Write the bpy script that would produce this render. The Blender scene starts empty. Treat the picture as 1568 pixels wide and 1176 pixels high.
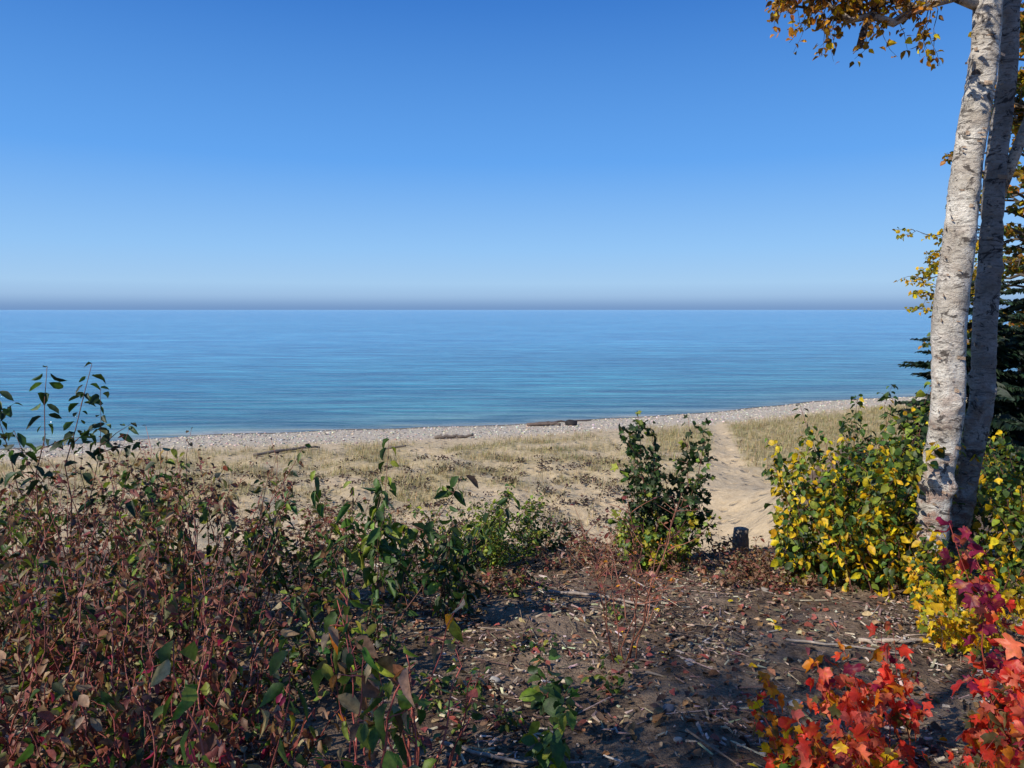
import bpy, math, random, bmesh
import numpy as np
from mathutils import Vector
R=np.random.default_rng(11)
def U(a,b): return float(R.uniform(a,b))
scene=bpy.context.scene

# ---------------------------------------------------------------- terrain
SH=np.array([(-400,-140),(-60,24),(-27.7,39),(-17.9,43.7),(0,47.5),(14.2,53),(25,59.6),(36.4,63.7),(80,80),(500,230)],float)
def yshore(x): return np.interp(x,SH[:,0],SH[:,1])
def sst(a,b,x):
    t=np.clip((np.asarray(x,float)-a)/(b-a),0,1); return t*t*(3-2*t)
_rs=np.random.default_rng(3)
_W=[(_rs.normal(size=2),_rs.uniform(0,6.28)) for _ in range(24)]
def wn(x,y,sc,o=0):
    r=0
    for k in range(6):
        d,p=_W[(k+o)%24]
        f=(1+k*.45)/sc
        d=d/np.linalg.norm(d)
        r=r+np.sin((x*d[0]+y*d[1])*f*2.2+p+1.7*np.sin((x*d[1]-y*d[0])*f*1.3+p*2))
    return r/6
def pth(x,y):
    px=np.interp(y,[16,20,24,30,36,44,50],[5.8,6.4,7.5,8.9,10.7,12.2,13.5])+wn(x,y,3,2)*.2; pw=np.interp(y,[16,22,26,30,36,50],[2.6,2.2,1.5,.75,.55,.55]); return np.exp(-((x-px)/pw)**2)
def H(x,y):
    x=np.asarray(x,float);y=np.asarray(y,float)
    s=(yshore(x)-y)*.92+wn(x,y,6,3)*.35
    b=np.where(s<0,np.maximum(s*.07,-4),np.interp(s,[0,2,9,30],[0,.22,.72,1.3]))
    b=b+sst(8,13,s)*(wn(x,y,2.2,1)*.15+wn(x,y,5,5)*.22+np.minimum(wn(x,y,.55,15)+.25,0)*.20)
    led=5.85-.12*np.clip(y-1.5,-3,16)+wn(x,y,1.1,2)*.035+wn(x,y,.4,7)*.016
    ye=6.8+sst(3.5,9,x)*12
    t=np.clip((y-ye-wn(x,y,2,9)*.35)/9,0,1)
    k=t*(2-t)
    return led*(1-k)+b*k-pth(x,y)*.12*(y>20)*(1-sst(44,50,y))

class MB:
    def __init__(s): s.v=[];s.c=[];s.f=[];s.n=0
    def add(s,v,f,mat=0,col=(1,1,1)):
        v=np.asarray(v,float); col=np.asarray(col,float)
        if col.ndim==1: col=np.tile(col,(len(v),1))
        s.v.append(v); s.c.append(col); s.f.append((np.asarray(f,int)+s.n,mat)); s.n+=len(v)
    def build(s,name,mats,smooth=True):
        V=np.concatenate(s.v); C=np.concatenate(s.c); C=np.hstack([C[:,:3],np.ones((len(C),1))])
        loops=np.concatenate([f.ravel() for f,m in s.f])
        tot=np.concatenate([np.full(len(f),f.shape[1]) for f,m in s.f])
        mi=np.concatenate([np.full(len(f),m) for f,m in s.f])
        st=np.concatenate([[0],np.cumsum(tot)[:-1]])
        me=bpy.data.meshes.new(name)
        me.vertices.add(len(V)); me.vertices.foreach_set('co',V.astype(np.float32).ravel())
        me.loops.add(len(loops)); me.loops.foreach_set('vertex_index',loops.astype(np.int32))
        me.polygons.add(len(tot)); me.polygons.foreach_set('loop_start',st.astype(np.int32))
        for m in mats: me.materials.append(m)
        me.polygons.foreach_set('material_index',mi.astype(np.int32))
        me.polygons.foreach_set('use_smooth',np.full(len(tot),smooth))
        me.update(calc_edges=True)
        a=me.color_attributes.new('Col','FLOAT_COLOR','POINT'); a.data.foreach_set('color',C.astype(np.float32).ravel())
        ob=bpy.data.objects.new(name,me); scene.collection.objects.link(ob); return ob

# ---------------------------------------------------------------- materials
class NT:
    def __init__(s,name):
        s.m=bpy.data.materials.new(name); s.m.use_nodes=True; s.t=s.m.node_tree; s.t.nodes.clear()
    def n(s,ty,**kw):
        nd=s.t.nodes.new(ty)
        for k,v in kw.items():
            if k.startswith('i_'):
                nd.inputs[k[2:].replace('_',' ')].default_value=v
            else: setattr(nd,k,v)
        return nd
    def l(s,a,b): s.t.links.new(a,b)
    def ramp(s,src,stops):
        r=s.n('ShaderNodeValToRGB'); e=r.color_ramp.elements
        while len(e)<len(stops): e.new(.5)
        for i,(p,c) in enumerate(stops):
            e[i].position=p; e[i].color=(c,c,c,1) if not hasattr(c,'__len__') else (*c,1)
        s.l(src,r.inputs[0]); return r.outputs[0]
    def mix(s,f,a,b,mode='MIX'):
        m=s.n('ShaderNodeMix',data_type='RGBA',blend_type=mode)
        for sock,val in ((m.inputs[0],f),(m.inputs[6],a),(m.inputs[7],b)):
            if hasattr(val,'is_linked'): s.l(val,sock)
            elif hasattr(val,'__len__'): sock.default_value=(*val[:3],1)
            else: sock.default_value=val
        return m.outputs[2]
    def math(s,op,a,b=0,clamp=False):
        m=s.n('ShaderNodeMath',operation=op,use_clamp=clamp)
        for sock,val in ((m.inputs[0],a),(m.inputs[1],b)):
            if hasattr(val,'is_linked'): s.l(val,sock)
            else: sock.default_value=val
        return m.outputs[0]
    def noise(s,vec,sc,det=4,rough=.55,dist=0):
        n=s.n('ShaderNodeTexNoise'); n.inputs['Scale'].default_value=sc; n.inputs['Detail'].default_value=det
        n.inputs['Roughness'].default_value=rough; n.inputs['Distortion'].default_value=dist
        if vec is not None: s.l(vec,n.inputs['Vector'])
        return n.outputs[0]
    def mapping(s,vec,scale=(1,1,1),rot=(0,0,0)):
        m=s.n('ShaderNodeMapping'); m.inputs['Scale'].default_value=scale; m.inputs['Rotation'].default_value=rot
        s.l(vec,m.inputs['Vector']); return m.outputs[0]
    def out(s,sh):
        o=s.n('ShaderNodeOutputMaterial'); s.l(sh,o.inputs[0]); return s.m

def mat_leaf(name,trans=.35,rough=.5,var=.5,spot=0.3,alt=None):
    t=NT(name); a=t.n('ShaderNodeAttribute',attribute_name='Col')
    g=t.n('ShaderNodeNewGeometry'); nz=t.noise(g.outputs['Position'],45,3)
    f=t.ramp(nz,[(.3,1-var),(.7,1+var*.4)])
    c0=a.outputs[0]
    if alt:
        n3=t.noise(g.outputs['Position'],28,4,.6,.8); c0=t.mix(t.ramp(n3,[(.52,0),(.68,.6)]),c0,alt)
    c=t.mix(1,c0,f,'MULTIPLY')
    n2=t.noise(g.outputs['Position'],120,2)
    sp=t.ramp(n2,[(.62,0),(.72,spot)])
    c=t.mix(sp,c,(.09,.05,.025))
    p=t.n('ShaderNodeBsdfPrincipled',i_Roughness=rough); p.inputs['Specular IOR Level'].default_value=.4
    t.l(c,p.inputs['Base Color'])
    b=t.n('ShaderNodeBump',i_Strength=.5,i_Distance=.004); t.l(nz,b.inputs['Height']); t.l(b.outputs[0],p.inputs['Normal'])
    tr=t.n('ShaderNodeBsdfTranslucent'); c2=t.mix(1,c,(1.25,1.2,.7),'MULTIPLY'); t.l(c2,tr.inputs[0])
    m=t.n('ShaderNodeMixShader'); m.inputs[0].default_value=trans; t.l(p.outputs[0],m.inputs[1]); t.l(tr.outputs[0],m.inputs[2])
    return t.out(m.outputs[0])
def mat_attr(name,rough=.8,var=.5,sc=30,bump=.3,stretch=(1,1,1)):
    t=NT(name); a=t.n('ShaderNodeAttribute',attribute_name='Col')
    g=t.n('ShaderNodeNewGeometry'); v=t.mapping(g.outputs['Position'],stretch)
    nz=t.noise(v,sc,5,.65)
    f=t.ramp(nz,[(.3,1-var),(.7,1+var*.6)])
    c=t.mix(1,a.outputs[0],f,'MULTIPLY')
    p=t.n('ShaderNodeBsdfPrincipled',i_Roughness=rough); p.inputs['Specular IOR Level'].default_value=.2
    t.l(c,p.inputs['Base Color'])
    b=t.n('ShaderNodeBump',i_Strength=bump,i_Distance=.02); t.l(nz,b.inputs['Height']); t.l(b.outputs[0],p.inputs['Normal'])
    return t.out(p.outputs[0])
LEAF=mat_leaf('leaf'); STEM=mat_attr('stem',.6,.4,60); GRASS=mat_leaf('dry_grass',.25,.6,.2,0)
MAPLE=mat_leaf('maple_leaf',.45,.45,.3,.15,(.80,.26,.03))
WOOD=mat_attr('weathered_wood',.85,.5,25,.5,(1,1,1)); STONE=mat_attr('stone',.75,.3,14,.3); NEEDLE=mat_leaf('needles',.1,.6,.4,0)
LITTER=mat_attr('litter',.8,.4,80,.3)

def mat_ground():
    t=NT('ground'); a=t.n('ShaderNodeAttribute',attribute_name='Col'); sep=t.n('ShaderNodeSeparateColor'); t.l(a.outputs[0],sep.inputs[0])
    g=t.n('ShaderNodeNewGeometry'); P=g.outputs['Position']
    sxyz=t.n('ShaderNodeSeparateXYZ'); t.l(P,sxyz.inputs[0])
    n2=t.noise(P,4,6,.7); n3=t.noise(P,45,4,.7); n4=t.noise(P,1.3,5,.65)
    sand=t.mix(t.ramp(n2,[(.3,0),(.7,1)]),(.50,.37,.22),(.68,.53,.34))
    grs=t.mix(t.ramp(n2,[(.38,0),(.62,1)]),(.28,.22,.10),(.54,.43,.24))
    sand=t.mix(sep.outputs['Blue'],sand,grs)
    sand=t.mix(t.ramp(n4,[(.28,.55),(.44,0)]),sand,(.28,.19,.12))
    vo=t.n('ShaderNodeTexVoronoi'); vo.inputs['Scale'].default_value=1.7; t.l(P,vo.inputs['Vector'])
    pit=t.ramp(vo.outputs['Distance'],[(.08,0),(.30,1)])
    vp=t.n('ShaderNodeTexVoronoi'); vp.inputs['Scale'].default_value=9; t.l(P,vp.inputs['Vector'])
    sc=t.n('ShaderNodeSeparateColor'); t.l(vp.outputs['Color'],sc.inputs[0])
    peb=t.ramp(sc.outputs[0],[(0,(.36,.30,.24)),(.3,(.54,.47,.37)),(.6,(.66,.59,.48)),(.85,(.60,.50,.37)),(1,(.74,.68,.58))])
    peb=t.mix(t.ramp(vp.outputs['Distance'],[(.25,0),(.6,.5)]),peb,(.42,.32,.21))
    c=t.mix(sep.outputs['Red'],sand,peb)
    soil=t.mix(t.ramp(n3,[(.3,0),(.7,1)]),(.06,.038,.024),(.36,.255,.17))
    soil=t.mix(t.ramp(n2,[(.42,0),(.65,.7)]),soil,(.38,.275,.19))
    soil=t.mix(t.ramp(n4,[(.38,.8),(.58,0)]),soil,(.075,.045,.028))
    c=t.mix(sep.outputs['Green'],c,soil)
    wet=t.ramp(sxyz.outputs['Z'],[(.0,.25),(.07,.4),(.12,1)])
    c=t.mix(1,c,wet,'MULTIPLY')
    p=t.n('ShaderNodeBsdfPrincipled',i_Roughness=.9); p.inputs['Specular IOR Level'].default_value=.15; t.l(c,p.inputs['Base Color'])
    inv=t.math('SUBTRACT',1,sep.outputs['Green'])
    b1=t.n('ShaderNodeBump',i_Strength=1,i_Distance=.16); t.l(t.math('MULTIPLY',pit,inv),b1.inputs['Height'])
    b2=t.n('ShaderNodeBump',i_Strength=.9,i_Distance=.1); t.l(n2,b2.inputs['Height']); t.l(b1.outputs[0],b2.inputs['Normal'])
    b3=t.n('ShaderNodeBump',i_Strength=.9,i_Distance=.018); t.l(n3,b3.inputs['Height']); t.l(b2.outputs[0],b3.inputs['Normal'])
    t.l(b3.outputs[0],p.inputs['Normal']); return t.out(p.outputs[0])
def mat_water():
    t=NT('lake_water'); g=t.n('ShaderNodeNewGeometry'); P=g.outputs['Position']
    a=t.n('ShaderNodeAttribute',attribute_name='Col')
    rz=math.radians(-20)
    w1=t.noise(t.mapping(P,(.10,.62,1),(0,0,rz)),1,4,.6,.6)
    w2=t.noise(t.mapping(P,(.8,3.2,1),(0,0,rz*.6)),1,4,.6,.3)
    w3=t.noise(t.mapping(P,(.006,.035,1),(0,0,rz*.3)),1,5,.6)
    w4=t.noise(t.mapping(P,(.03,.30,1),(0,0,rz*.8)),1,4,.6,.4)
    w5=t.noise(t.mapping(P,(.35,1.5,1),(0,0,rz*.5)),1,5,.7,.4)
    c=t.mix(t.ramp(w3,[(.35,0),(.65,1)]),(.74,.81,.87),(1.16,1.12,1.08))
    c=t.mix(1,c,t.mix(t.ramp(w4,[(.38,0),(.62,1)]),(.48,.66,.76),(1.35,1.2,1.14)),'MULTIPLY')
    c=t.mix(1,c,t.mix(t.ramp(w1,[(.42,0),(.58,1)]),(.42,.60,.72),(1.35,1.22,1.14)),'MULTIPLY')
    c=t.mix(1,c,t.mix(t.ramp(w5,[(.40,0),(.62,1)]),(.70,.78,.84),(1.3,1.22,1.16)),'MULTIPLY')
    c=t.mix(1,c,a.outputs[0],'MULTIPLY')
    p=t.n('ShaderNodeBsdfPrincipled',i_Roughness=.12,i_IOR=1.33); t.l(c,p.inputs['Base Color'])
    b1=t.n('ShaderNodeBump',i_Strength=1,i_Distance=.55); t.l(w1,b1.inputs['Height'])
    b2=t.n('ShaderNodeBump',i_Strength=1,i_Distance=.13); t.l(w2,b2.inputs['Height']); t.l(b1.outputs[0],b2.inputs['Normal'])
    t.l(b2.outputs[0],p.inputs['Normal']); return t.out(p.outputs[0])
def mat_birch():
    t=NT('birch_bark'); g=t.n('ShaderNodeNewGeometry'); P=g.outputs['Position']
    n1=t.noise(t.mapping(P,(3,3,5)),1,5,.6); n2=t.noise(t.mapping(P,(10,10,55)),1,4,.65,.6); n3=t.noise(t.mapping(P,(7,7,9)),1,7,.72,.7)
    n4=t.noise(t.mapping(P,(30,30,45)),1,5,.7); n5=t.noise(t.mapping(P,(5,5,9)),1,6,.7,1.5)
    sx=t.n('ShaderNodeSeparateXYZ'); t.l(P,sx.inputs[0])
    low=t.math('MULTIPLY',t.math('SUBTRACT',7.4,sx.outputs['Z']),.55,True)
    c=t.mix(t.ramp(n1,[(.38,0),(.60,1)]),(.48,.42,.34),(.82,.76,.66))
    pk=t.math('MULTIPLY',t.ramp(n3,[(.46,0),(.58,1)]),t.math('ADD',low,.15),True)
    c=t.mix(pk,c,(.36,.21,.15))
    c=t.mix(t.ramp(n2,[(.56,0),(.62,.75)]),c,(.20,.165,.14))
    c=t.mix(t.ramp(n4,[(.38,.5),(.52,0)]),c,(.32,.28,.24))
    c=t.mix(t.ramp(n5,[(.56,0),(.60,.9)]),c,(.075,.06,.052))
    c=t.mix(t.ramp(n3,[(.34,.9),(.39,0)]),c,(.12,.10,.085))
    a=t.n('ShaderNodeAttribute',attribute_name='Col'); c=t.mix(1,c,a.outputs[0],'MULTIPLY')
    p=t.n('ShaderNodeBsdfPrincipled',i_Roughness=.75); p.inputs['Specular IOR Level'].default_value=.2; t.l(c,p.inputs['Base Color'])
    b=t.n('ShaderNodeBump',i_Strength=1,i_Distance=.022); t.l(t.math('ADD',n4,t.math('MULTIPLY',n3,1.5)),b.inputs['Height']); t.l(b.outputs[0],p.inputs['Normal'])
    return t.out(p.outputs[0])
BIRCH=mat_birch()

# ---------------------------------------------------------------- ground & water
def cat(*a): return np.unique(np.round(np.concatenate(a),4))
gx=cat(np.array([-20000,-6000,-2000,-800,-400,-200,-120,-80]),np.arange(-60,-14,.6),np.arange(-14,-7,.2),np.arange(-7,7,.07),np.arange(7,16,.15),np.arange(16,60,.5),np.array([60,80,120,200,400,800,2000,6000,20000]))
gy=cat(np.array([-20000,-6000,-2000,-600,-200,-80,-40,-20]),np.arange(-12,1,.5),np.arange(1,9,.06),np.arange(9,40,.16),np.arange(40,50,.28),np.arange(50,80,.6),np.array([90,120,200,400,800,2000,6000,30000]))
X,Y=np.meshgrid(gx,gy); Z=H(X,Y)
nx,ny=len(gx),len(gy)
idx=np.arange(nx*ny).reshape(ny,nx)
F=np.stack([idx[:-1,:-1],idx[:-1,1:],idx[1:,1:],idx[1:,:-1]],-1).reshape(-1,4)
s=(yshore(X)-Y)*.92+wn(X,Y,3,4)*.5
ye=6.8+sst(3.5,9,X)*12
peb=1-sst(5.5,8.5,s)
path=pth(X,Y)
soil=(1-sst(ye+1.0,ye+4.5,Y+wn(X,Y,1.5,8)*1.2))
grass=sst(8,10,s)*(1-sst(18,24,s+wn(X,Y,4,6)*3))*np.clip(.6+wn(X,Y,3,11)*.9+sst(6,12,X)*.5,0,1)*(1-np.clip(path*1.8,0,1))
mb=MB(); mb.add(np.stack([X.ravel(),Y.ravel(),Z.ravel()],-1),F,0,np.stack([peb.ravel(),soil.ravel(),grass.ravel()],-1))
mb.build('ground',[mat_ground()])
wy=cat(np.array([-200.,0,20]),np.arange(24,80,1.),np.array([90,120,180,300,600,1200,3000,8000,30000])); wx=cat(np.array([-25000,-3000,-600,-200]),np.arange(-100,101,2.),np.array([200,600,3000,25000]))
X,Y=np.meshgrid(wx,wy); n0,n1=len(wx),len(wy); idx=np.arange(n0*n1).reshape(n1,n0)
F=np.stack([idx[:-1,:-1],idx[:-1,1:],idx[1:,1:],idx[1:,:-1]],-1).reshape(-1,4)
d=np.clip((Y-yshore(X)),0,5000); C=np.stack([np.interp(d,[0,2,8,30,120,1500],v) for v in ([.24,.12,.055,.035,.070,.085],[.24,.23,.24,.25,.34,.34],[.20,.24,.30,.37,.57,.60])],-1)
mb=MB(); mb.add(np.stack([X.ravel(),Y.ravel(),X.ravel()*0],-1),F,0,C.reshape(-1,3)); mb.build('lake_water',[mat_water()])

# ---------------------------------------------------------------- primitives
def nrm(v): return v/np.maximum(np.linalg.norm(v,axis=-1,keepdims=True),1e-9)
def tube(mb,pts,rad,n=5,mat=0,col=(.1,.07,.05),noise=0):
    pts=np.asarray(pts,float); k=len(pts); rad=np.broadcast_to(rad,(k,)).astype(float)
    T=nrm(np.gradient(pts,axis=0)); ref=np.array([0.,0,1]) if abs(T[0][2])<.8 else np.array([1.,0,0])
    A=nrm(np.cross(T,ref)); B=np.cross(T,A)
    th=np.linspace(0,2*np.pi,n,endpoint=False)
    rr=rad[:,None]*(1+noise*R.normal(size=(k,n)))
    V=pts[:,None]+rr[...,None]*(np.cos(th)[None,:,None]*A[:,None]+np.sin(th)[None,:,None]*B[:,None])
    i=np.arange(k-1)[:,None]*n; j=np.arange(n)[None]; j2=(j+1)%n
    F=np.stack([i+j,i+j2,i+n+j2,i+n+j],-1).reshape(-1,4)
    mb.add(V.reshape(-1,3),F,mat,col)
    c=np.array([[(k-1)*n+q for q in range(n)]])
    mb.f.append((c+mb.n-k*n,mat)); mb.f.append((np.arange(n)[None,::-1]+mb.n-k*n,mat))
OV=dict(v=np.array([(0,0,0),(.42,0,0),(.78,0,0),(1,0,0),(.13,.17,.05),(.42,.31,.10),(.76,.20,.07),(.13,-.17,.05),(.42,-.31,.10),(.76,-.20,.07)]),
        t=np.array([(0,1,4),(4,1,5),(2,3,6),(0,7,1),(7,8,1),(2,9,3)]),q=np.array([(1,2,6,5),(1,8,9,2)]))
_an=[0,14,26,40,52,66,80,94,112,132,180]; _ra=[1,.66,.56,.70,.92,.72,.50,.68,.60,.38,.18]
_o=[(r*math.cos(math.radians(a))*.66+.28, r*math.sin(math.radians(a))*.66) for a,r in zip(_an,_ra)]
_o=_o+[(x,-y) for x,y in _o[1:-1]][::-1]
MP=dict(v=np.array([(.3,0,-.03)]+[(x,y,abs(y)*.28+.06*math.sin(9*x+4*y)) for x,y in _o]),t=np.array([(0,i+1,(i+1)%len(_o)+1) for i in range(len(_o))]),q=None)
def leaves(mb,pos,axis,size,col,mat=1,tpl=OV,wid=1.,curl=.25,flat=.6):
    pos=np.asarray(pos,float);n=len(pos)
    if n==0:return
    a=nrm(np.asarray(axis,float)); up=nrm(np.array([0,0,1.])*flat+R.normal(size=(n,3))*.45)
    sd=nrm(np.cross(a,up)); nn=np.cross(sd,a)
    size=np.broadcast_to(size,(n,)).reshape(n,1,1)
    T=tpl['v']; al=T[None,:,0:1]; w=np.asarray(wid)*R.uniform(.65,1.15,(n,1,1)); cu=curl*R.uniform(-.3,1.6,(n,1,1))
    fold=R.uniform(.2,3.0,(n,1,1)); tw=R.normal(size=(n,1,1))*.5
    V=pos[:,None]+size*(al*a[:,None]+T[None,:,1:2]*w*sd[:,None]+(T[None,:,2:3]*fold-cu*al*al+tw*al*T[None,:,1:2])*nn[:,None])
    k=len(T); V=V+size*R.normal(size=(n,k,3))*.02; off=(np.arange(n)*k)[:,None,None]
    C=np.repeat(np.asarray(col)[:,None],k,1)
    C=C*(1+R.normal(size=(n,k,1))*.12)
    base=mb.n
    mb.add(V.reshape(-1,3),(tpl['t'][None]+off).reshape(-1,3),mat,np.clip(C,0,1).reshape(-1,3))
    if tpl['q'] is not None: mb.f.append(((tpl['q'][None]+off).reshape(-1,4)+base,mat))
DG=(.03,.055,.018);G=(.08,.15,.03);G2=(.05,.105,.022);YG=(.25,.31,.035);YE=(.85,.54,.015);OR=(.85,.28,.02);RD=(.88,.06,.035);PK=(.90,.17,.10);MR=(.30,.02,.07);BR=(.28,.14,.07);TAN=(.46,.33,.19);RB=(.30,.085,.065);GB=(.15,.13,.045);OL=(.20,.19,.06)
def pick(pal,n):
    p=np.array([q[0] for q in pal],float);p/=p.sum(); c=np.array([q[1] for q in pal])
    i=R.choice(len(pal),n,p=p); return np.clip(c[i]*R.uniform(.65,1.3,(n,1))*(1+R.normal(size=(n,3))*.09),0,1)

class Plant:
    def __init__(s): s.mb=MB(); s.p=[];s.a=[];s.z=[]
    def leafat(s,p,a,z): s.p.append(p);s.a.append(a);s.z.append(z)
    def finish(s,name,pal,tpl=OV,wid=1,curl=.3,leafmat=None,stem=None,flat=.6):
        if s.p:
            P=np.array(s.p); leaves(s.mb,P,np.array(s.a),np.array(s.z),pick(pal,len(P)),1,tpl,wid,curl,flat)
        return s.mb.build(name,[stem or STEM,leafmat or LEAF])
def rdir():
    a=U(0,6.283); return np.array([math.cos(a),math.sin(a),0])
def shrub(name,x,y,n,h,spread,lean,pal,ls=.08,nb=5,tmin=.35,step=.07,r0=.006,scol=(.16,.07,.05),droop=.4,tpl=OV,wid=1,curl=.3,leafmat=None,hv=.35,brl=.3,keep=1,flat=.6):
    P=Plant()
    for i in range(n):
        o=rdir()*math.sqrt(U(0,1))*spread; bx,by=x+o[0]*.5,y+o[1]*.5
        hh=h*U(1-hv,1); b=np.array([bx,by,float(H(bx,by))-.03])
        L=o/max(spread,.01)*lean*hh+rdir()*.12*hh
        t=np.linspace(0,1,9); w=np.cumsum(R.normal(size=(9,3))*.018*hh,axis=0)*[1,1,.2]
        pts=b+L*(t**1.3)[:,None]+w*(t>0)[:,None]; pts[:,2]+=hh*t*(1-.06*t)
        sc=np.array(scol)*U(.6,1.4)
        tube(P.mb,pts,r0*(1.05-.8*t)*U(.7,1.2),5,0,sc)
        def along(pp,t0,st):
            seg=np.linalg.norm(np.diff(pp,axis=0),axis=1); tot=seg.sum(); cum=np.concatenate([[0],np.cumsum(seg)])
            d=t0*tot
            while d<tot:
                p=np.array([np.interp(d,cum,pp[:,k]) for k in range(3)])
                az=rdir()
                for sg in (1,-1):
                    if R.random()<keep:
                        P.leafat(p+0.02*sg*az, az*sg+np.array([0,0,-droop+R.normal()*.3]), ls*U(.5,1.2))
                d+=st*U(.7,1.3)
            P.leafat(pp[-1],rdir()*.5+np.array([0,0,.5-droop]),ls*U(.5,.9))
        along(pts,tmin,step)
        for k in range(nb):
            tt=U(max(.15,tmin-.15),.95); p=np.array([np.interp(tt,t,pts[:,q]) for q in range(3)])
            ln=hh*brl*U(.5,1.2)*(1.15-tt); dv=nrm(rdir()+nrm(L+1e-6)*.3+np.array([0,0,U(.3,1.1)]))
            q=np.linspace(0,1,5)[:,None]; bp=p+dv*ln*q+np.array([0,0,-.1*ln])*q*q+R.normal(size=(5,3))*.02*ln
            tube(P.mb,bp,r0*.5*(1.1-.8*q[:,0]),4,0,sc)
            along(bp,.25,step*.85)
    return P.finish(name,pal,tpl,wid,curl,leafmat,flat=flat)

# ---------------------------------------------------------------- vegetation : left mass
palT=[(5,DG),(3,G2),(1,G),(.5,GB)]
palM=[(2,DG),(3,G),(2.4,YG),(1.8,RB),(2.6,BR),(1.4,TAN),(2,OL)]
palL=[(1,DG),(1.1,G),(1.0,YG),(3.4,RB),(4,BR),(2.6,TAN),(.7,MR),(.9,OL)]
shrub('dogwood_shrub',-2.72,4.1,4,1.80,.25,.08,palT,.085,2,.76,.065,hv=.18,wid=.8,droop=.6)
shrub('dogwood_shrub',-2.3,4.0,3,1.55,.25,.12,palT,.085,2,.76,.065,hv=.2,wid=.8,droop=.6)
for (x,y,h,n) in [(-3.3,4.3,1.18,13),(-2.7,4.6,1.2,14),(-2.15,4.7,1.22,14),(-1.75,4.4,1.2,12),(-3.0,3.5,1.08,13),(-2.3,3.6,1.05,15),(-1.75,3.7,1.0,13),(-3.8,5.2,1.2,12)]:
    shrub('dogwood_shrub',x,y,n,h,.5,.42,palM,.070,5,.25,.075,scol=(.28,.11,.08),wid=.8,droop=.7,keep=.8,curl=.4)
for (x,y,h,n) in [(-2.9,4.3,1.45,12),(-2.2,4.3,1.36,15),(-1.8,4.2,1.34,14),(-2.5,3.6,1.25,13),(-1.6,3.3,1.05,12),(-2.0,2.8,1.0,13),(-1.3,2.6,.85,12)]:
    shrub('weedy_stalks',x,y,n,h,.5,.28,[(2,(.05,.03,.025)),(2,BR),(1,RB)],.035,4,.8,.07,r0=.0045,scol=(.36,.13,.10),keep=.6,brl=.18)
for (x,y,h,n) in [(-2.3,2.8,.82,15),(-1.75,2.8,.78,15),(-1.35,2.4,.55,13),(-2.0,2.25,.52,15),(-1.4,3.2,.72,12),(-1.0,2.7,.42,10),(-1.55,1.95,.42,10)]:
    shrub('viburnum_shrub',x,y,n,h,.45,.5,palL,.058,6,.15,.065,scol=(.32,.09,.07),r0=.005,wid=.9,droop=.9,keep=.85,curl=.5)
# foreground leafy stems
shrub('dogwood_sapling',-.50,2.35,7,1.0,.16,.30,[(2,G),(3,YG),(1.5,TAN),(1,BR),(.5,OR)],.09,3,.5,.11,scol=(.44,.11,.09),droop=.9,curl=.6,wid=.85,keep=.75)
shrub('dogwood_sapling',-.85,2.1,3,.85,.12,.3,[(3,G),(1,YG),(1,TAN)],.11,1,.65,.13,scol=(.38,.11,.08),droop=1.1,curl=.6,wid=.85,keep=.7)
shrub('dogwood_sapling',-.38,2.0,4,.36,.12,.5,[(2,TAN),(1,G),(2,YG)],.095,1,.4,.12,scol=(.30,.09,.06),droop=.6,curl=.6,wid=.85,keep=.7)
shrub('dogwood_sapling',-.35,2.6,9,.6,.3,.4,[(2,G),(2,YG),(1,RB),(1,BR)],.055,3,.4,.1,scol=(.42,.11,.08),keep=.45)
# centre-left shrub
shrub('chokecherry_shrub',-.85,4.3,7,1.28,.25,.28,[(3,G),(3,G2),(2,YG),(.5,BR)],.115,3,.45,.10,scol=(.18,.09,.06),droop=.9,curl=.5,wid=.75)
shrub('chokecherry_shrub',-.5,4.6,8,.9,.3,.35,[(3,DG),(3,G2),(1,YG)],.095,4,.3,.09,scol=(.18,.09,.06),droop=.8,wid=.75)
shrub('chokecherry_shrub',-1.3,4.9,12,.85,.4,.4,palM,.07,5,.2,.08,wid=.8)
shrub('chokecherry_shrub',-.9,3.6,13,.6,.45,.5,[(3,DG),(3,G2),(2.5,YG),(2,BR)],.07,5,.15,.08,wid=.8)
shrub('chokecherry_shrub',-.55,5.3,10,.6,.4,.5,[(3,DG),(3,G2),(1,YG),(1,BR)],.07,5,.15,.08,wid=.8)
shrub('honeysuckle_bush',-.22,6.1,28,.72,.5,.5,[(3,G),(4,YG),(.6,(.42,.42,.03))],.045,9,.12,.04,r0=.004)
shrub('honeysuckle_bush',.3,6.5,10,.5,.3,.45,[(3,DG),(3,G2)],.05,6,.2,.05,r0=.004)
shrub('maple_sapling',1.3,6.3,11,1.46,.30,.18,[(5,DG),(3,G2),(.7,YG)],.075,7,.3,.07,tpl=MP,droop=.6,hv=.4,curl=.5)
shrub('maple_sapling',1.5,6.4,7,.95,.25,.25,[(5,DG),(3,G2),(.7,YG)],.075,6,.3,.075,tpl=MP,droop=.6,hv=.4,curl=.5)
shrub('maple_sapling',1.2,6.0,14,.65,.42,.5,[(3,YG),(2,G),(1.5,(.46,.40,.03))],.07,5,.15,.07,tpl=MP,droop=.6)
shrub('bare_red_shrub',.62,3.9,7,1.15,.16,.28,[(1,RB),(1,BR)],.035,9,.5,.2,r0=.005,scol=(.38,.15,.09),keep=.3,brl=.5)
shrub('bare_red_shrub',.85,4.6,5,.65,.2,.4,[(1,RB),(1,OR)],.035,8,.5,.2,r0=.004,scol=(.30,.13,.09),keep=.3,brl=.5)
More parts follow.
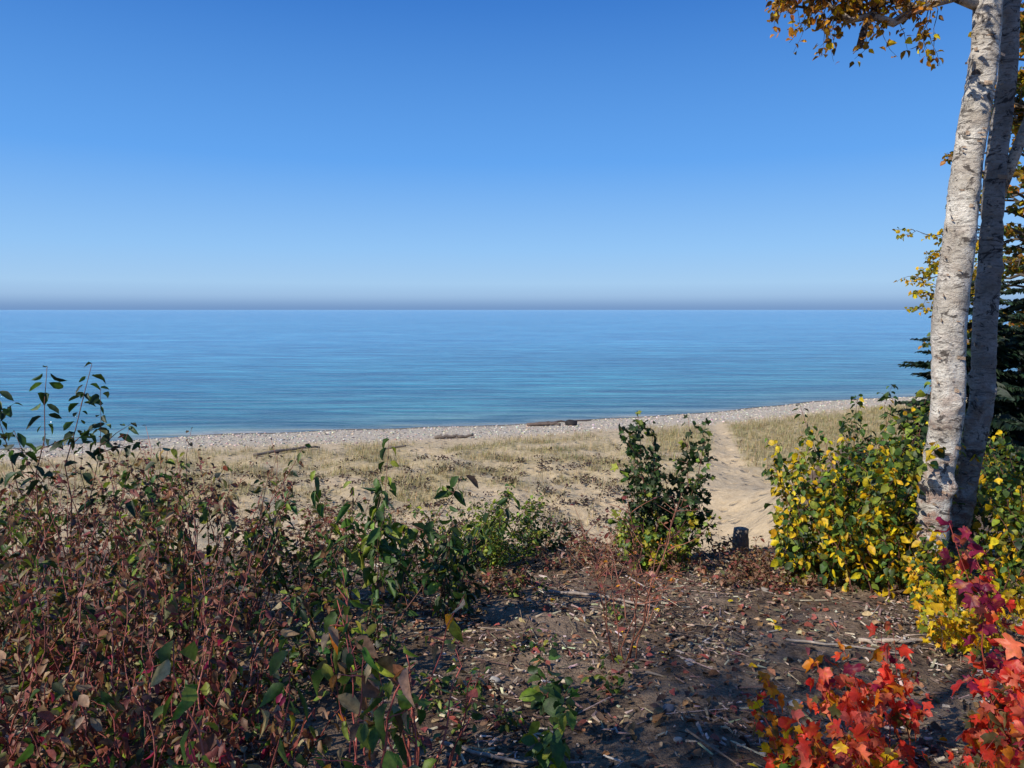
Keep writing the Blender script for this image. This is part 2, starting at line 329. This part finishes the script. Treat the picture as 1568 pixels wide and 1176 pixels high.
for (x,y,h) in [(.3,7.3,.45),(.75,7.2,.5),(.9,6.4,.3),(1.9,6.2,.3),(2.2,5.8,.28),(-.6,6.9,.5),(-1.2,6.6,.55),(-1.9,6.4,.6),(1.7,7.2,.4),(3.3,8.4,.5),(1.1,8.2,.5),(.1,8.4,.5),(-.2,7.2,.5),(.6,6.0,.25),(1.6,5.6,.22),(2.2,7.6,.2),(2.1,5.5,.2),(-.1,5.5,.22)]:
    shrub('dry_brush',x,y,14,h,.55,.7,[(3,BR),(2,RB),(1.5,TAN),(1,GB)],.045,7,.2,.08,r0=.0035,scol=(.28,.15,.10),keep=.7,brl=.6)
# right shrubs
palR=[(3.4,G),(3,YG),(3.8,YE),(.6,DG)]
palRt=[(4,G),(2,DG),(2.4,YG),(.8,YE)]
shrub('alder_shrub',2.84,5.9,30,1.34,.85,.36,palR,.072,9,.12,.06,wid=1.25,r0=.006,droop=.7)
shrub('alder_shrub',2.45,5.6,16,.80,.5,.42,palR,.072,7,.1,.062,wid=1.25,droop=.7)
shrub('alder_shrub',3.1,6.2,20,1.78,.6,.28,palRt,.072,8,.3,.07,wid=1.2,droop=.6)
shrub('alder_shrub',2.9,5.2,20,.62,.7,.55,palR,.068,6,.1,.06,wid=1.25,droop=.7)
shrub('alder_shrub',3.3,4.95,12,.42,.45,.5,palR,.065,5,.1,.06,wid=1.25,droop=.7)
shrub('alder_shrub',4.1,5.7,22,1.25,.6,.4,palR,.072,8,.12,.07,wid=1.25,droop=.7)
shrub('alder_shrub',4.7,6.1,18,1.45,.6,.4,palRt,.072,8,.12,.07,wid=1.25,droop=.7)
shrub('alder_shrub',3.95,4.9,14,.72,.5,.45,palRt,.068,6,.1,.07,wid=1.25,droop=.7)
# red maples
kw=dict(tpl=MP,leafmat=MAPLE,r0=.0035,droop=.8,curl=.7,scol=(.36,.07,.05))
shrub('red_maple_sapling',1.28,2.15,11,.52,.38,.6,[(4,RD),(3,OR),(3,PK),(1.2,YE),(1.5,GB),(.8,G)],.064,6,.2,.06,**kw)
shrub('red_maple_sapling',1.5,2.6,9,.66,.36,.5,[(4,RD),(1.5,OR),(4,PK),(.8,MR),(1,GB)],.066,5,.25,.065,**kw)
shrub('red_maple_sapling',2.12,2.6,9,1.04,.30,.35,[(5,MR),(3,RD),(1,PK),(1.2,GB)],.08,5,.35,.08,**kw)
shrub('red_maple_sapling',1.75,2.25,10,.56,.35,.5,[(1.5,MR),(3,RD),(3,PK),(2,OR),(2,GB)],.066,5,.2,.065,**kw)
shrub('red_maple_sapling',1.12,2.4,8,.40,.28,.6,[(3,OR),(3,RD),(2,YE),(1.5,GB)],.052,4,.3,.06,**kw)
shrub('yellow_maple_sapling',2.55,4.0,12,.60,.32,.45,[(6,YE),(1.5,YG),(.6,OR)],.056,5,.25,.055,tpl=MP,leafmat=MAPLE,scol=(.16,.10,.07),r0=.003,droop=.7,curl=.5)
# seedlings
shrub('green_seedling',.12,2.75,4,.45,.12,.5,[(3,G),(3,YG)],.08,2,.3,.09,wid=1.2,scol=(.1,.08,.04),r0=.003)
shrub('green_seedling',.2,3.3,4,.34,.15,.5,[(3,G2),(2,G)],.07,2,.3,.09,wid=1.2,r0=.003)
shrub('green_seedling',.95,2.45,4,.34,.1,.5,[(3,G),(3,YG)],.065,2,.3,.08,wid=1.3,r0=.003)
for k in range(22):
    x=U(-1.4,.8);y=U(2.5,5.8); shrub('weed_clump',x,y,4,U(.12,.28),.15,.7,[(3,G2),(1.5,YG),(1,RB)],.045,2,.2,.06,r0=.002)

# ---------------------------------------------------------------- litter
def chips(name,N,xr,yr,l0,l1,w0,w1,pal,mat,pw=1.):
    x=R.uniform(*xr,N*2);y=R.uniform(*yr,N*2); ok=R.random(N*2)<np.clip(.5+wn(x,y,.8,5)*pw,.08,1); x=x[ok][:N];y=y[ok][:N];N=len(x)
    z=H(x,y)+R.uniform(.002,.02,N)
    az=R.normal(size=N)*.9+wn(x,y,1.2,12)*2; L=R.uniform(l0,l1,N)*R.uniform(.2,1,N)**1.5*.5; W=R.uniform(w0,w1,N)*.5; ti=R.normal(size=N)*.22
    ax=np.stack([np.cos(az)*np.cos(ti),np.sin(az)*np.cos(ti),np.sin(ti)],-1); sd=np.stack([-np.sin(az),np.cos(az),R.normal(size=N)*.3],-1); up=np.cross(ax,sd)
    P=np.stack([x,y,z],-1); V=[]
    for a,b,c in [(-1,-1,0),(1,-.5,0),(1,.6,0),(-1,1,0),(-1,-.6,1),(.8,-.4,1),(.9,.4,1),(-.9,.7,1)]:
        V.append(P+ax*(L*a)[:,None]+sd*(W*b)[:,None]+up*(W*.6*c)[:,None])
    V=np.stack(V,1); V+=R.normal(size=V.shape)*.0015; q=np.array([(4,5,6,7),(0,1,5,4),(1,2,6,5),(2,3,7,6),(3,0,4,7)])
    F=(q[None]+(np.arange(N)*8)[:,None,None]).reshape(-1,4)
    mb=MB(); mb.add(V.reshape(-1,3),F,0,np.repeat(pick(pal,N),8,0)); return mb.build(name,[mat],False)
chips('wood_chips',20000,(-2.5,4.8),(1.8,7.6),.015,.11,.004,.018,[(3,(.28,.20,.14)),(2.2,(.48,.38,.28)),(3.4,(.09,.058,.042)),(.7,(.68,.57,.44))],LITTER)
chips('fallen_twigs',2000,(-2.5,4.8),(1.8,7.8),.15,.5,.003,.008,[(3,(.22,.15,.11)),(1.2,(.46,.36,.28)),(2,(.07,.05,.04))],LITTER)
mb=MB(); N=8500; x=R.uniform(-3,4.8,N);y=R.uniform(1.8,8.8,N)
ax=np.stack([R.normal(size=N),R.normal(size=N),R.normal(size=N)*.4],-1)
leaves(mb,np.stack([x,y,H(x,y)+.014],-1),ax,R.uniform(.02,.065,N),pick([(3.5,BR),(2,RB),(2,TAN),(3,(.09,.058,.04)),(.15,YE)],N),0,OV,1.1,.7,1.1)
mb.build('leaf_litter',[LITTER])
def branch(name,pts,r,col,n=6):
    p=np.array(pts,float); k=len(p); t=np.linspace(0,k-1,k*5); q=np.stack([np.interp(t,np.arange(k),p[:,i]) for i in range(3)],-1)
    q=q+R.normal(size=q.shape)*r*.25
    mb=MB(); tube(mb,q,np.interp(t,[0,k-1],[r,r*.6]),n,0,col,.08); return mb.build(name,[WOOD])
def gp(x,y,o=.01): return (x,y,float(H(x,y))+o)
branch('fallen_branch',[gp(2.05,4.15,.015),gp(2.3,4.1,.02),gp(2.55,4.2,.015)],.014,(.50,.40,.31))
branch('fallen_branch',[gp(.25,5.2,.03),gp(.6,5.1,.04),gp(1.0,4.85,.02)],.014,(.36,.29,.24))
branch('fallen_branch',[gp(1.6,4.1,.02),gp(1.9,4.0,.03),gp(2.2,3.9,.02)],.008,(.42,.35,.28))
branch('fallen_branch',[gp(-.3,2.9,.02),gp(-.1,2.75,.03),gp(.1,2.7,.02)],.010,(.36,.29,.24))

bm=bmesh.new(); bmesh.ops.create_icosphere(bm,subdivisions=1,radius=1); iv=np.array([q.co[:] for q in bm.verts]); iff=np.array([[a.index for a in q.verts] for q in bm.faces]); bm.free()
def rock(mb,c,sz,col,sub=2):
    bm=bmesh.new(); bmesh.ops.create_icosphere(bm,subdivisions=sub,radius=1)
    v=np.array([q.co[:] for q in bm.verts]); f=np.array([[a.index for a in q.verts] for q in bm.faces]); bm.free()
    d=R.normal(size=(5,3))
    m=1+sum(.12*np.sin(v@dd*1.6+i) for i,dd in enumerate(d))
    for _ in range(4):
        pl=nrm(R.normal(size=3)); dd=v@pl; v=v-np.maximum(dd-.72,0)[:,None]*pl
    mb.add(v*m[:,None]*np.array(sz)+np.array(c),f,0,col)
for (x,y,sz,c) in [(1.35,3.3,.042,(.75,.62,.48)),(.17,2.58,.035,(.55,.52,.48)),(.95,3.75,.03,(.38,.35,.33)),(1.05,5.0,.04,(.12,.1,.09)),(-.35,5.3,.03,(.35,.33,.3)),(.72,3.2,.03,(.25,.22,.2)),(1.9,5.3,.03,(.3,.26,.22)),(.7,2.9,.02,(.4,.34,.28)),(-.1,3.6,.03,(.4,.37,.33))]:
    mb=MB(); rock(mb,gp(x,y,sz*.3),(sz,sz*.8,sz*.6),c,3); mb.build('stone',[STONE])
mb=MB(); bx,by=2.12,6.6; bz=float(H(bx,by)); zz=np.linspace(-.1,.25,8)
pts=np.stack([bx+0*zz,by+0*zz,bz+zz],-1); tube(mb,pts,np.interp(zz,[-.1,.03,.25],[.11,.074,.066]),14,0,(.26,.21,.17),.05)
mb.build('tree_stump',[WOOD])

# ---------------------------------------------------------------- beach
xs=R.uniform(-50,60,9000); sv=R.uniform(.3,7.8,9000); ys=yshore(xs)-sv/.92
keep=(np.abs(xs)<ys*.85+3); xs=xs[keep];ys=ys[keep];n=len(xs); sz=R.uniform(.03,.09,n)*R.uniform(.3,1.1,n)
V=np.stack([xs,ys,H(xs,ys)+sz*.2],-1)[:,None]+iv[None]*(sz[:,None]*np.stack([R.uniform(.8,1.4,n),R.uniform(.7,1.2,n),R.uniform(.4,.7,n)],-1))[:,None]
mb=MB(); mb.add(V.reshape(-1,3),(iff[None]+(np.arange(n)*12)[:,None,None]).reshape(-1,3),0,np.repeat(pick([(3,(.58,.50,.39)),(2,(.42,.37,.30)),(3,(.70,.63,.52)),(1,(.5,.38,.28)),(.4,(.18,.16,.14))],n),12,0))
mb.build('beach_pebbles',[STONE])
def scat(N,smin,smax,fn,M=5):
    x=R.uniform(-40,45,N*M);y=R.uniform(16,58,N*M); s=(yshore(x)-y)*.92
    ok=(s>smin)&(s<smax)&(np.abs(x)<y*.8+2)&(R.random(len(x))<fn(x,y,s)); return x[ok][:N],y[ok][:N]
def gfn(x,y,s):
    return np.clip(.35+wn(x,y,3,11)*1.2+sst(5,12,x)*.7,0.03,1)*(1-sst(16,24,s+wn(x,y,4,6)*3)*.88)*(1-np.clip(pth(x,y)*2.5,0,1))*sst(7,11,s)
gx_,gy_=scat(8500,7,34,gfn,7); nb=9
x=np.repeat(gx_,nb)+R.normal(size=len(gx_)*nb)*.10; y=np.repeat(gy_,nb)+R.normal(size=len(gx_)*nb)*.10; n=len(x)
h=R.uniform(.10,.36,n); az=R.uniform(0,6.283,n); be=R.uniform(.1,.9,n)*h; w=R.uniform(.004,.009,n)
b=np.stack([x,y,H(x,y)-.01],-1); dr=np.stack([np.cos(az),np.sin(az),0*az],-1); sd=np.stack([-np.sin(az),np.cos(az),0*az],-1); up=np.array([0,0,1.])
V=np.stack([b-sd*w[:,None],b+sd*w[:,None],b+dr*(be*.35)[:,None]+up*(h*.6)[:,None]+sd*(w*.8)[:,None],b+dr*(be*.35)[:,None]+up*(h*.6)[:,None]-sd*(w*.8)[:,None],b+dr*be[:,None]+up*h[:,None]],1)
o=(np.arange(n)*5)[:,None]; mb=MB(); mb.add(V.reshape(-1,3),o+np.array([[0,1,2,3]]),0,np.repeat(pick([(4,(.52,.41,.21)),(2,(.34,.28,.13)),(1.3,(.22,.23,.10)),(1,(.62,.50,.30))],n),5,0)); mb.f.append((o+np.array([[3,2,4]]),0)); mb.build('dune_grass',[GRASS])
def dfn(x,y,s): return np.clip(wn(x,y,1.3,14)*2.4+.25,0.04,1)*(1-sst(4,8,x))*(1-pth(x,y))*sst(12,17,s)
dx,dy=scat(2400,11,32,dfn,9); k=13; x=np.repeat(dx,k)+R.normal(size=len(dx)*k)*.12; y=np.repeat(dy,k)+R.normal(size=len(dx)*k)*.09; n=len(x)
mb=MB(); leaves(mb,np.stack([x,y,H(x,y)+R.uniform(.01,.14,n)],-1),np.stack([R.normal(size=n),R.normal(size=n),R.uniform(0,1,n)],-1),R.uniform(.05,.13,n),pick([(4,(.07,.04,.037)),(2,(.12,.065,.05)),(1,(.06,.06,.035)),(.6,(.2,.13,.08))],n),0,OV,1,.2)
mb.build('dune_weeds',[LEAF])
DW=(.20,.16,.13)
branch('driftwood_log',[gp(-4.15,38.7,.1),gp(-3.1,38.9,.13),gp(-2.1,39.2,.12)],.11,DW,9)
branch('driftwood_log',[gp(.98,45.2,.12),gp(2.1,45.1,.16),gp(3.0,44.9,.12)],.13,(.16,.12,.10),9)
branch('driftwood_log',[gp(-11.9,33.0,.1),gp(-10.6,34.2,.14),gp(-9.4,35.2,.12)],.08,DW,9)
branch('driftwood_log',[gp(-6.2,35.0,.08),gp(-5.2,35.4,.08)],.06,DW,8)
branch('driftwood_log',[gp(1.7,46.6,.08),gp(3.2,47.0,.1),gp(5.2,47.6,.08)],.07,(.13,.1,.09),9)
mb=MB(); rock(mb,gp(3.75,45.0,.16),(.40,.3,.25),(.035,.03,.03),3); mb.build('boulder',[STONE])

# ---------------------------------------------------------------- trees
def trunk(mb,pts,r,n=28,col=(1,1,1),mat=0,knots=6):
    p=np.array(pts,float); zz=np.concatenate([[0],np.cumsum(np.linalg.norm(np.diff(p,axis=0),axis=1))]); K=int(zz[-1]/.03); t=np.linspace(0,zz[-1],K)
    q=np.stack([np.interp(t,zz,p[:,i]) for i in range(3)],-1)
    ker=np.hanning(15);ker/=ker.sum()
    q2=np.stack([np.convolve(np.pad(q[:,i],7,mode='reflect',reflect_type='odd'),ker,'valid') for i in range(3)],-1)
    q2[:,0]+=.018*np.sin(t*2.3+r[0]*90)+.010*np.sin(t*5.1); q2[:,1]+=.012*np.sin(t*1.9+1)
    rr=np.interp(t,zz,r); th=np.linspace(0,2*np.pi,n,endpoint=False)
    RR=rr[:,None]*(1+.07*np.sin(th*2+t[:,None]*1.3)+.05*np.sin(th*3-t[:,None]*2.1)+.03*np.sin(th*5+t[:,None]*7)+.018*R.normal(size=(K,n)))
    RR*=1+.06*np.convolve(R.normal(size=K)*(R.random(K)<.10),[.4,1,.4],'same')[:,None]
    for _ in range(knots):
        tk=U(0.3,zz[-1]*.9);ak=U(2.5,6.28); RR+=rr[:,None]*.42*np.exp(-((t[:,None]-tk)/.05)**2-((np.angle(np.exp(1j*(th-ak)))[None])/.35)**2)
    V=q2[:,None]+RR[...,None]*np.stack([np.cos(th),np.sin(th),0*th],-1)[None]
    i=np.arange(K-1)[:,None]*n; j=np.arange(n)[None]; F=np.stack([i+j,i+(j+1)%n,i+n+(j+1)%n,i+n+j],-1).reshape(-1,4)
    mb.add(V.reshape(-1,3),F,mat,col); return q2
def limb(P,p0,dv,ln,r,depth,ls,dens,col,droop=.25,mat=0,ns=5):
    k=7; t=np.linspace(0,1,k)[:,None]; dv=nrm(np.asarray(dv,float))
    w=np.cumsum(R.normal(size=(k,3))*.05*ln,axis=0); w[0]=0
    pts=p0+dv*ln*t+w+np.array([0,0,-droop*ln])*t*t
    tube(P.mb,pts,r*(1.05-.8*t[:,0]),6 if r>.012 else 4,mat,col)
    if depth==0:
        m=max(2,int(ln*dens))
        for i in range(m):
            tt=U(.15,1.02); p=np.array([np.interp(tt,t[:,0],pts[:,q]) for q in range(3)])
            P.leafat(p+R.normal(size=3)*.02,rdir()+np.array([0,0,U(-1.4,.2)]),ls*U(.6,1.15))
    else:
        for i in range(ns):
            tt=U(.25,1); p=np.array([np.interp(tt,t[:,0],pts[:,q]) for q in range(3)])
            limb(P,p,dv*.7+rdir()*.8+np.array([0,0,U(-.2,.4)]),ln*U(.35,.6),r*.5,depth-1,ls,dens,col,droop*1.2,mat,ns)
P=Plant(); g0=float(H(3.22,5.4))
T1=trunk(P.mb,[(3.16,5.4,g0-.1),(3.19,5.4,g0+.8),(3.24,5.4,7.5),(3.29,5.4,8.55),(3.35,5.4,9.67),(3.5,5.5,11.5),(3.6,5.6,14)],[.13,.106,.106,.098,.095,.08,.03],knots=14)
T2=trunk(P.mb,[(3.46,5.64,g0-.1),(3.62,5.70,g0+.8),(3.71,5.74,7.5),(3.73,5.74,8.55),(3.71,5.72,9.67),(3.9,5.8,11.5),(4.3,6,13.5)],[.12,.083,.078,.073,.065,.055,.02],knots=10,col=(.46,.46,.49))  # grey-blue tint paints the left trunk's shade into this trunk's bark colour
bw=(.8,.75,.7); bd=(.30,.25,.22)
tube(P.mb,np.array([(3.72,5.72,8.35),(3.87,5.74,8.75),(4.02,5.75,9.2),(4.25,5.8,9.9)]),np.array([.045,.038,.032,.02]),9,0,bw,.06)
br=np.array([(3.33,5.4,9.62),(3.1,5.36,9.68),(2.85,5.3,9.60),(2.62,5.25,9.46),(2.45,5.22,9.50),(2.30,5.2,9.46),(2.12,5.2,9.58),(1.95,5.15,9.64)])
tube(P.mb,br,np.linspace(.042,.012,8),9,0,bw,.08)
tube(P.mb,np.array([(2.45,5.22,9.50),(2.40,5.2,9.40),(2.37,5.2,9.28)]),np.array([.03,.026,.02]),8,0,(.25,.2,.18),.1)
for i,(a,l) in enumerate([(2,.3),(3,.4),(4,.45),(5,.4),(6,.4),(6,.4),(7,.3),(7,.32),(5,.45),(7,.28),(6,.45),(5,.45),(7,.32),(6,.4),(2,.35),(4,.5),(3,.5),(7,.35),(6,.45)]):
    limb(P,br[a]+np.array([U(-.15,.15),0,0]),(U(-.6,.5),U(-.5,.5),U(0,.8)),l,.010,1,.055,80,bd,.35,0,6)
for k_ in range(22):
    p=br[R.integers(4,8)]+np.array([U(-.2,.2),U(-.1,.1),.08]); limb(P,p,(U(-.6,.5),U(-.3,.3),-.6),U(.2,.36),.004,0,.055,48,bd,.3)
for k_ in range(5): limb(P,br[2]+np.array([U(-.1,.1),0,0]),(U(-.3,.3),U(-.3,.3),-.8),.33,.004,0,.055,40,bd,.3)
for i in range(26):
    z=U(10.6,13.5); p=T1[np.argmin(abs(T1[:,2]-z))]; dv=rdir(); dv[2]=.35
    limb(P,p,dv,U(.8,1.7),.03,2,.06,10,(.4,.35,.3),.2)
for i in range(90):
    T,rr=(T1,.10) if R.random()<.65 else (T2,.08); q=T[R.integers(5,140)]; a=U(2.4,6.0); d=np.array([math.cos(a),math.sin(a),0]); sdv=np.array([-d[1],d[0],0])
    w=U(.02,.06);h=U(.01,.035); p=q+d*(rr*.98); e=p+sdv*w+d*U(.006,.028)
    P.mb.add([p,p+[0,0,h],e+[0,0,h*.7-.004],e+[0,0,-.006]],[[0,1,2,3]],0,(.75,.6,.5))
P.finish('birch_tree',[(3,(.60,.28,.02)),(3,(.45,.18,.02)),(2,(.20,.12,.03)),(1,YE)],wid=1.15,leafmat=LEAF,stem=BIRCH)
P=Plant(); X0=10.0; gz=float(H(X0,14.5))
trunk(P.mb,[(X0+.3,14.5,gz-.1),(X0+.35,14.5,gz+4),(X0+.4,14.6,gz+8),(X0+.3,14.6,gz+13)],[.22,.18,.12,.03],16,(.12,.09,.07))
for i in range(110):
    z=U(gz+1.8,gz+12.5); dv=rdir(); dv[2]=.3; L=np.interp(z-gz,[1.5,5,9,12.5],[1.2,1.1,1.0,.6])*U(.7,1.15)
    limb(P,np.array([X0+.3,14.55,z]),dv,L,.035,2,.13,22,(.10,.08,.06),.2)
P.finish('autumn_maple_tree',[(3,(.52,.35,.02)),(2,(.5,.2,.02)),(4.5,(.11,.16,.03)),(2,(.36,.20,.02))],wid=1.3,stem=STEM)
P=Plant(); gz=float(H(7.6,12.8))
trunk(P.mb,[(7.7,12.8,gz-.1),(7.65,12.8,gz+4.2)],[.06,.02],10,(.15,.12,.1),knots=2)
for i in range(34):
    z=U(7.5,8.75); dv=rdir(); dv[2]=.3
    limb(P,np.array([7.66,12.8,z]),dv,U(.3,.70),.012,1,.085,34,(.12,.09,.07),.2)
P.finish('young_birch_tree',[(4,YE),(2,(.46,.33,.02)),(1.5,YG)],wid=1.3,stem=STEM)
def spruce(x,y,h,r):
    P=Plant(); gz=float(H(x,y)); trunk(P.mb,[(x,y,gz-.1),(x,y,gz+h)],[.13,.02],10,(.1,.07,.05),knots=0)
    z=.3
    while z<h:
        for k in range(7):
            L=r*(1-z/h)**.6*U(.65,1.15)+.08; dv=rdir(); t=np.linspace(0,1,6)[:,None]
            pts=np.array([x,y,gz+z+U(-.06,.06)])+dv*L*t+np.array([0,0,1.])*(-.35*L*t+.22*L*t*t)
            tube(P.mb,pts,.014*(1.1-t[:,0]),4,0,(.08,.06,.05)); sd=np.array([-dv[1],dv[0],0])
            m=int(L*22)+3
            for q in np.linspace(.12,1,m):
                c=np.array([np.interp(q,t[:,0],pts[:,u]) for u in range(3)]); sl=.30*L*(1.1-q)+.08
                for sg in (1,-1):
                    P.leafat(c,dv*.8+sd*sg+np.array([0,0,-.15]),sl*U(.7,1.1))
        z+=.2
    P.finish('spruce_tree',[(3,(.014,.03,.014)),(2,(.02,.045,.02))],wid=.35,curl=.15,leafmat=NEEDLE,stem=STEM,flat=1.5)
spruce(7.6,12.0,3.5,1.55); spruce(8.9,12.6,3.9,1.6); spruce(9.6,11.4,3.0,1.4)
for (x,y,n,h) in [(7.2,11.0,14,1.0),(8.2,10.4,14,1.0),(6.2,9.6,12,.8),(5.6,7.4,12,1.2),(9.3,10.0,14,1.3)]:
    shrub('alder_shrub',x,y,n,h,.8,.4,palRt,.09,7,.12,.08,wid=1.25)
def shade_tree(x,y,h,nl,c0,r,dens,keepz=.97):
    P=Plant(); gz=float(H(x,y)); trunk(P.mb,[(x,y,gz-.1),(x+.1,y,gz+h*.5),(x+.05,y+.1,gz+h)],[.10,.08,.02],14,knots=3)
    for i in range(nl):
        z=gz+h*U(c0,keepz); dv=rdir(); dv[2]=.35; limb(P,np.array([x+.05,y,z]),dv,r*U(.6,1.1),.03,2,.07,dens,(.3,.26,.22),.2,0,4)
    P.finish('birch_tree',[(3,(.42,.20,.02)),(2,YG)],wid=1.15,stem=BIRCH)
shade_tree(-5.6,-1.6,6.4,17,.55,1.4,8)
shade_tree(-7.6,-2.0,4.8,6,.5,1.1,4)
shade_tree(-3.9,-.7,5.4,16,.55,1.3,4.5)

# ---------------------------------------------------------------- light, sky, camera
sd=Vector((-.82,-.56,0)).normalized(); el=math.radians(38)
sv_=Vector((sd.x*math.cos(el),sd.y*math.cos(el),math.sin(el)))
L=bpy.data.lights.new('sun','SUN'); L.energy=5; L.angle=math.radians(.5); L.color=(1,.94,.84)
lo=bpy.data.objects.new('sun',L); lo.rotation_euler=sv_.to_track_quat('Z','Y').to_euler(); scene.collection.objects.link(lo)
w=bpy.data.worlds.new('World'); scene.world=w; w.use_nodes=True; nt=w.node_tree; nt.nodes.clear(); N_=nt.nodes.new; K_=nt.links.new
sk=N_('ShaderNodeTexSky'); sk.sky_type='NISHITA'; sk.sun_disc=False; sk.sun_elevation=el; sk.sun_rotation=math.atan2(sd.x,sd.y); sk.air_density=1.0; sk.dust_density=.2; sk.ozone_density=4
tc=N_('ShaderNodeTexCoord'); sx=N_('ShaderNodeSeparateXYZ'); K_(tc.outputs['Generated'],sx.inputs[0])
rp=N_('ShaderNodeValToRGB'); K_(sx.outputs[2],rp.inputs[0]); e=rp.color_ramp.elements
st=[(0,(.15,.30,.58)),(.005,(.18,.33,.60)),(.018,(.32,.51,.78)),(.035,(.37,.60,.88)),(.08,(.29,.56,.93)),(.19,(.125,.385,.89)),(.37,(.045,.205,.64)),(1,(.02,.10,.36))]
while len(e)<len(st): e.new(.5)
for i,(p,c) in enumerate(st): e[i].position=p; e[i].color=(*c,1)
sc=N_('ShaderNodeVectorMath'); sc.operation='SCALE'; sc.inputs['Scale'].default_value=10; K_(rp.outputs[0],sc.inputs[0])
mx=N_('ShaderNodeMix'); mx.data_type='RGBA'; mx.inputs[0].default_value=.94; K_(sk.outputs[0],mx.inputs[6]); K_(sc.outputs[0],mx.inputs[7])
bg=N_('ShaderNodeBackground'); bg.inputs[1].default_value=.1; wo=N_('ShaderNodeOutputWorld')
K_(mx.outputs[2],bg.inputs[0]); K_(bg.outputs[0],wo.inputs[0])
cam=bpy.data.cameras.new('camera'); co=bpy.data.objects.new('camera',cam); scene.collection.objects.link(co)
co.location=(0,0,7.5); co.rotation_euler=(math.radians(90-5.8),0,0); cam.sensor_width=36; cam.lens=25.7; cam.clip_start=.05; cam.clip_end=60000
scene.camera=co
scene.view_settings.view_transform='Standard'; scene.view_settings.look='None'; scene.view_settings.exposure=0
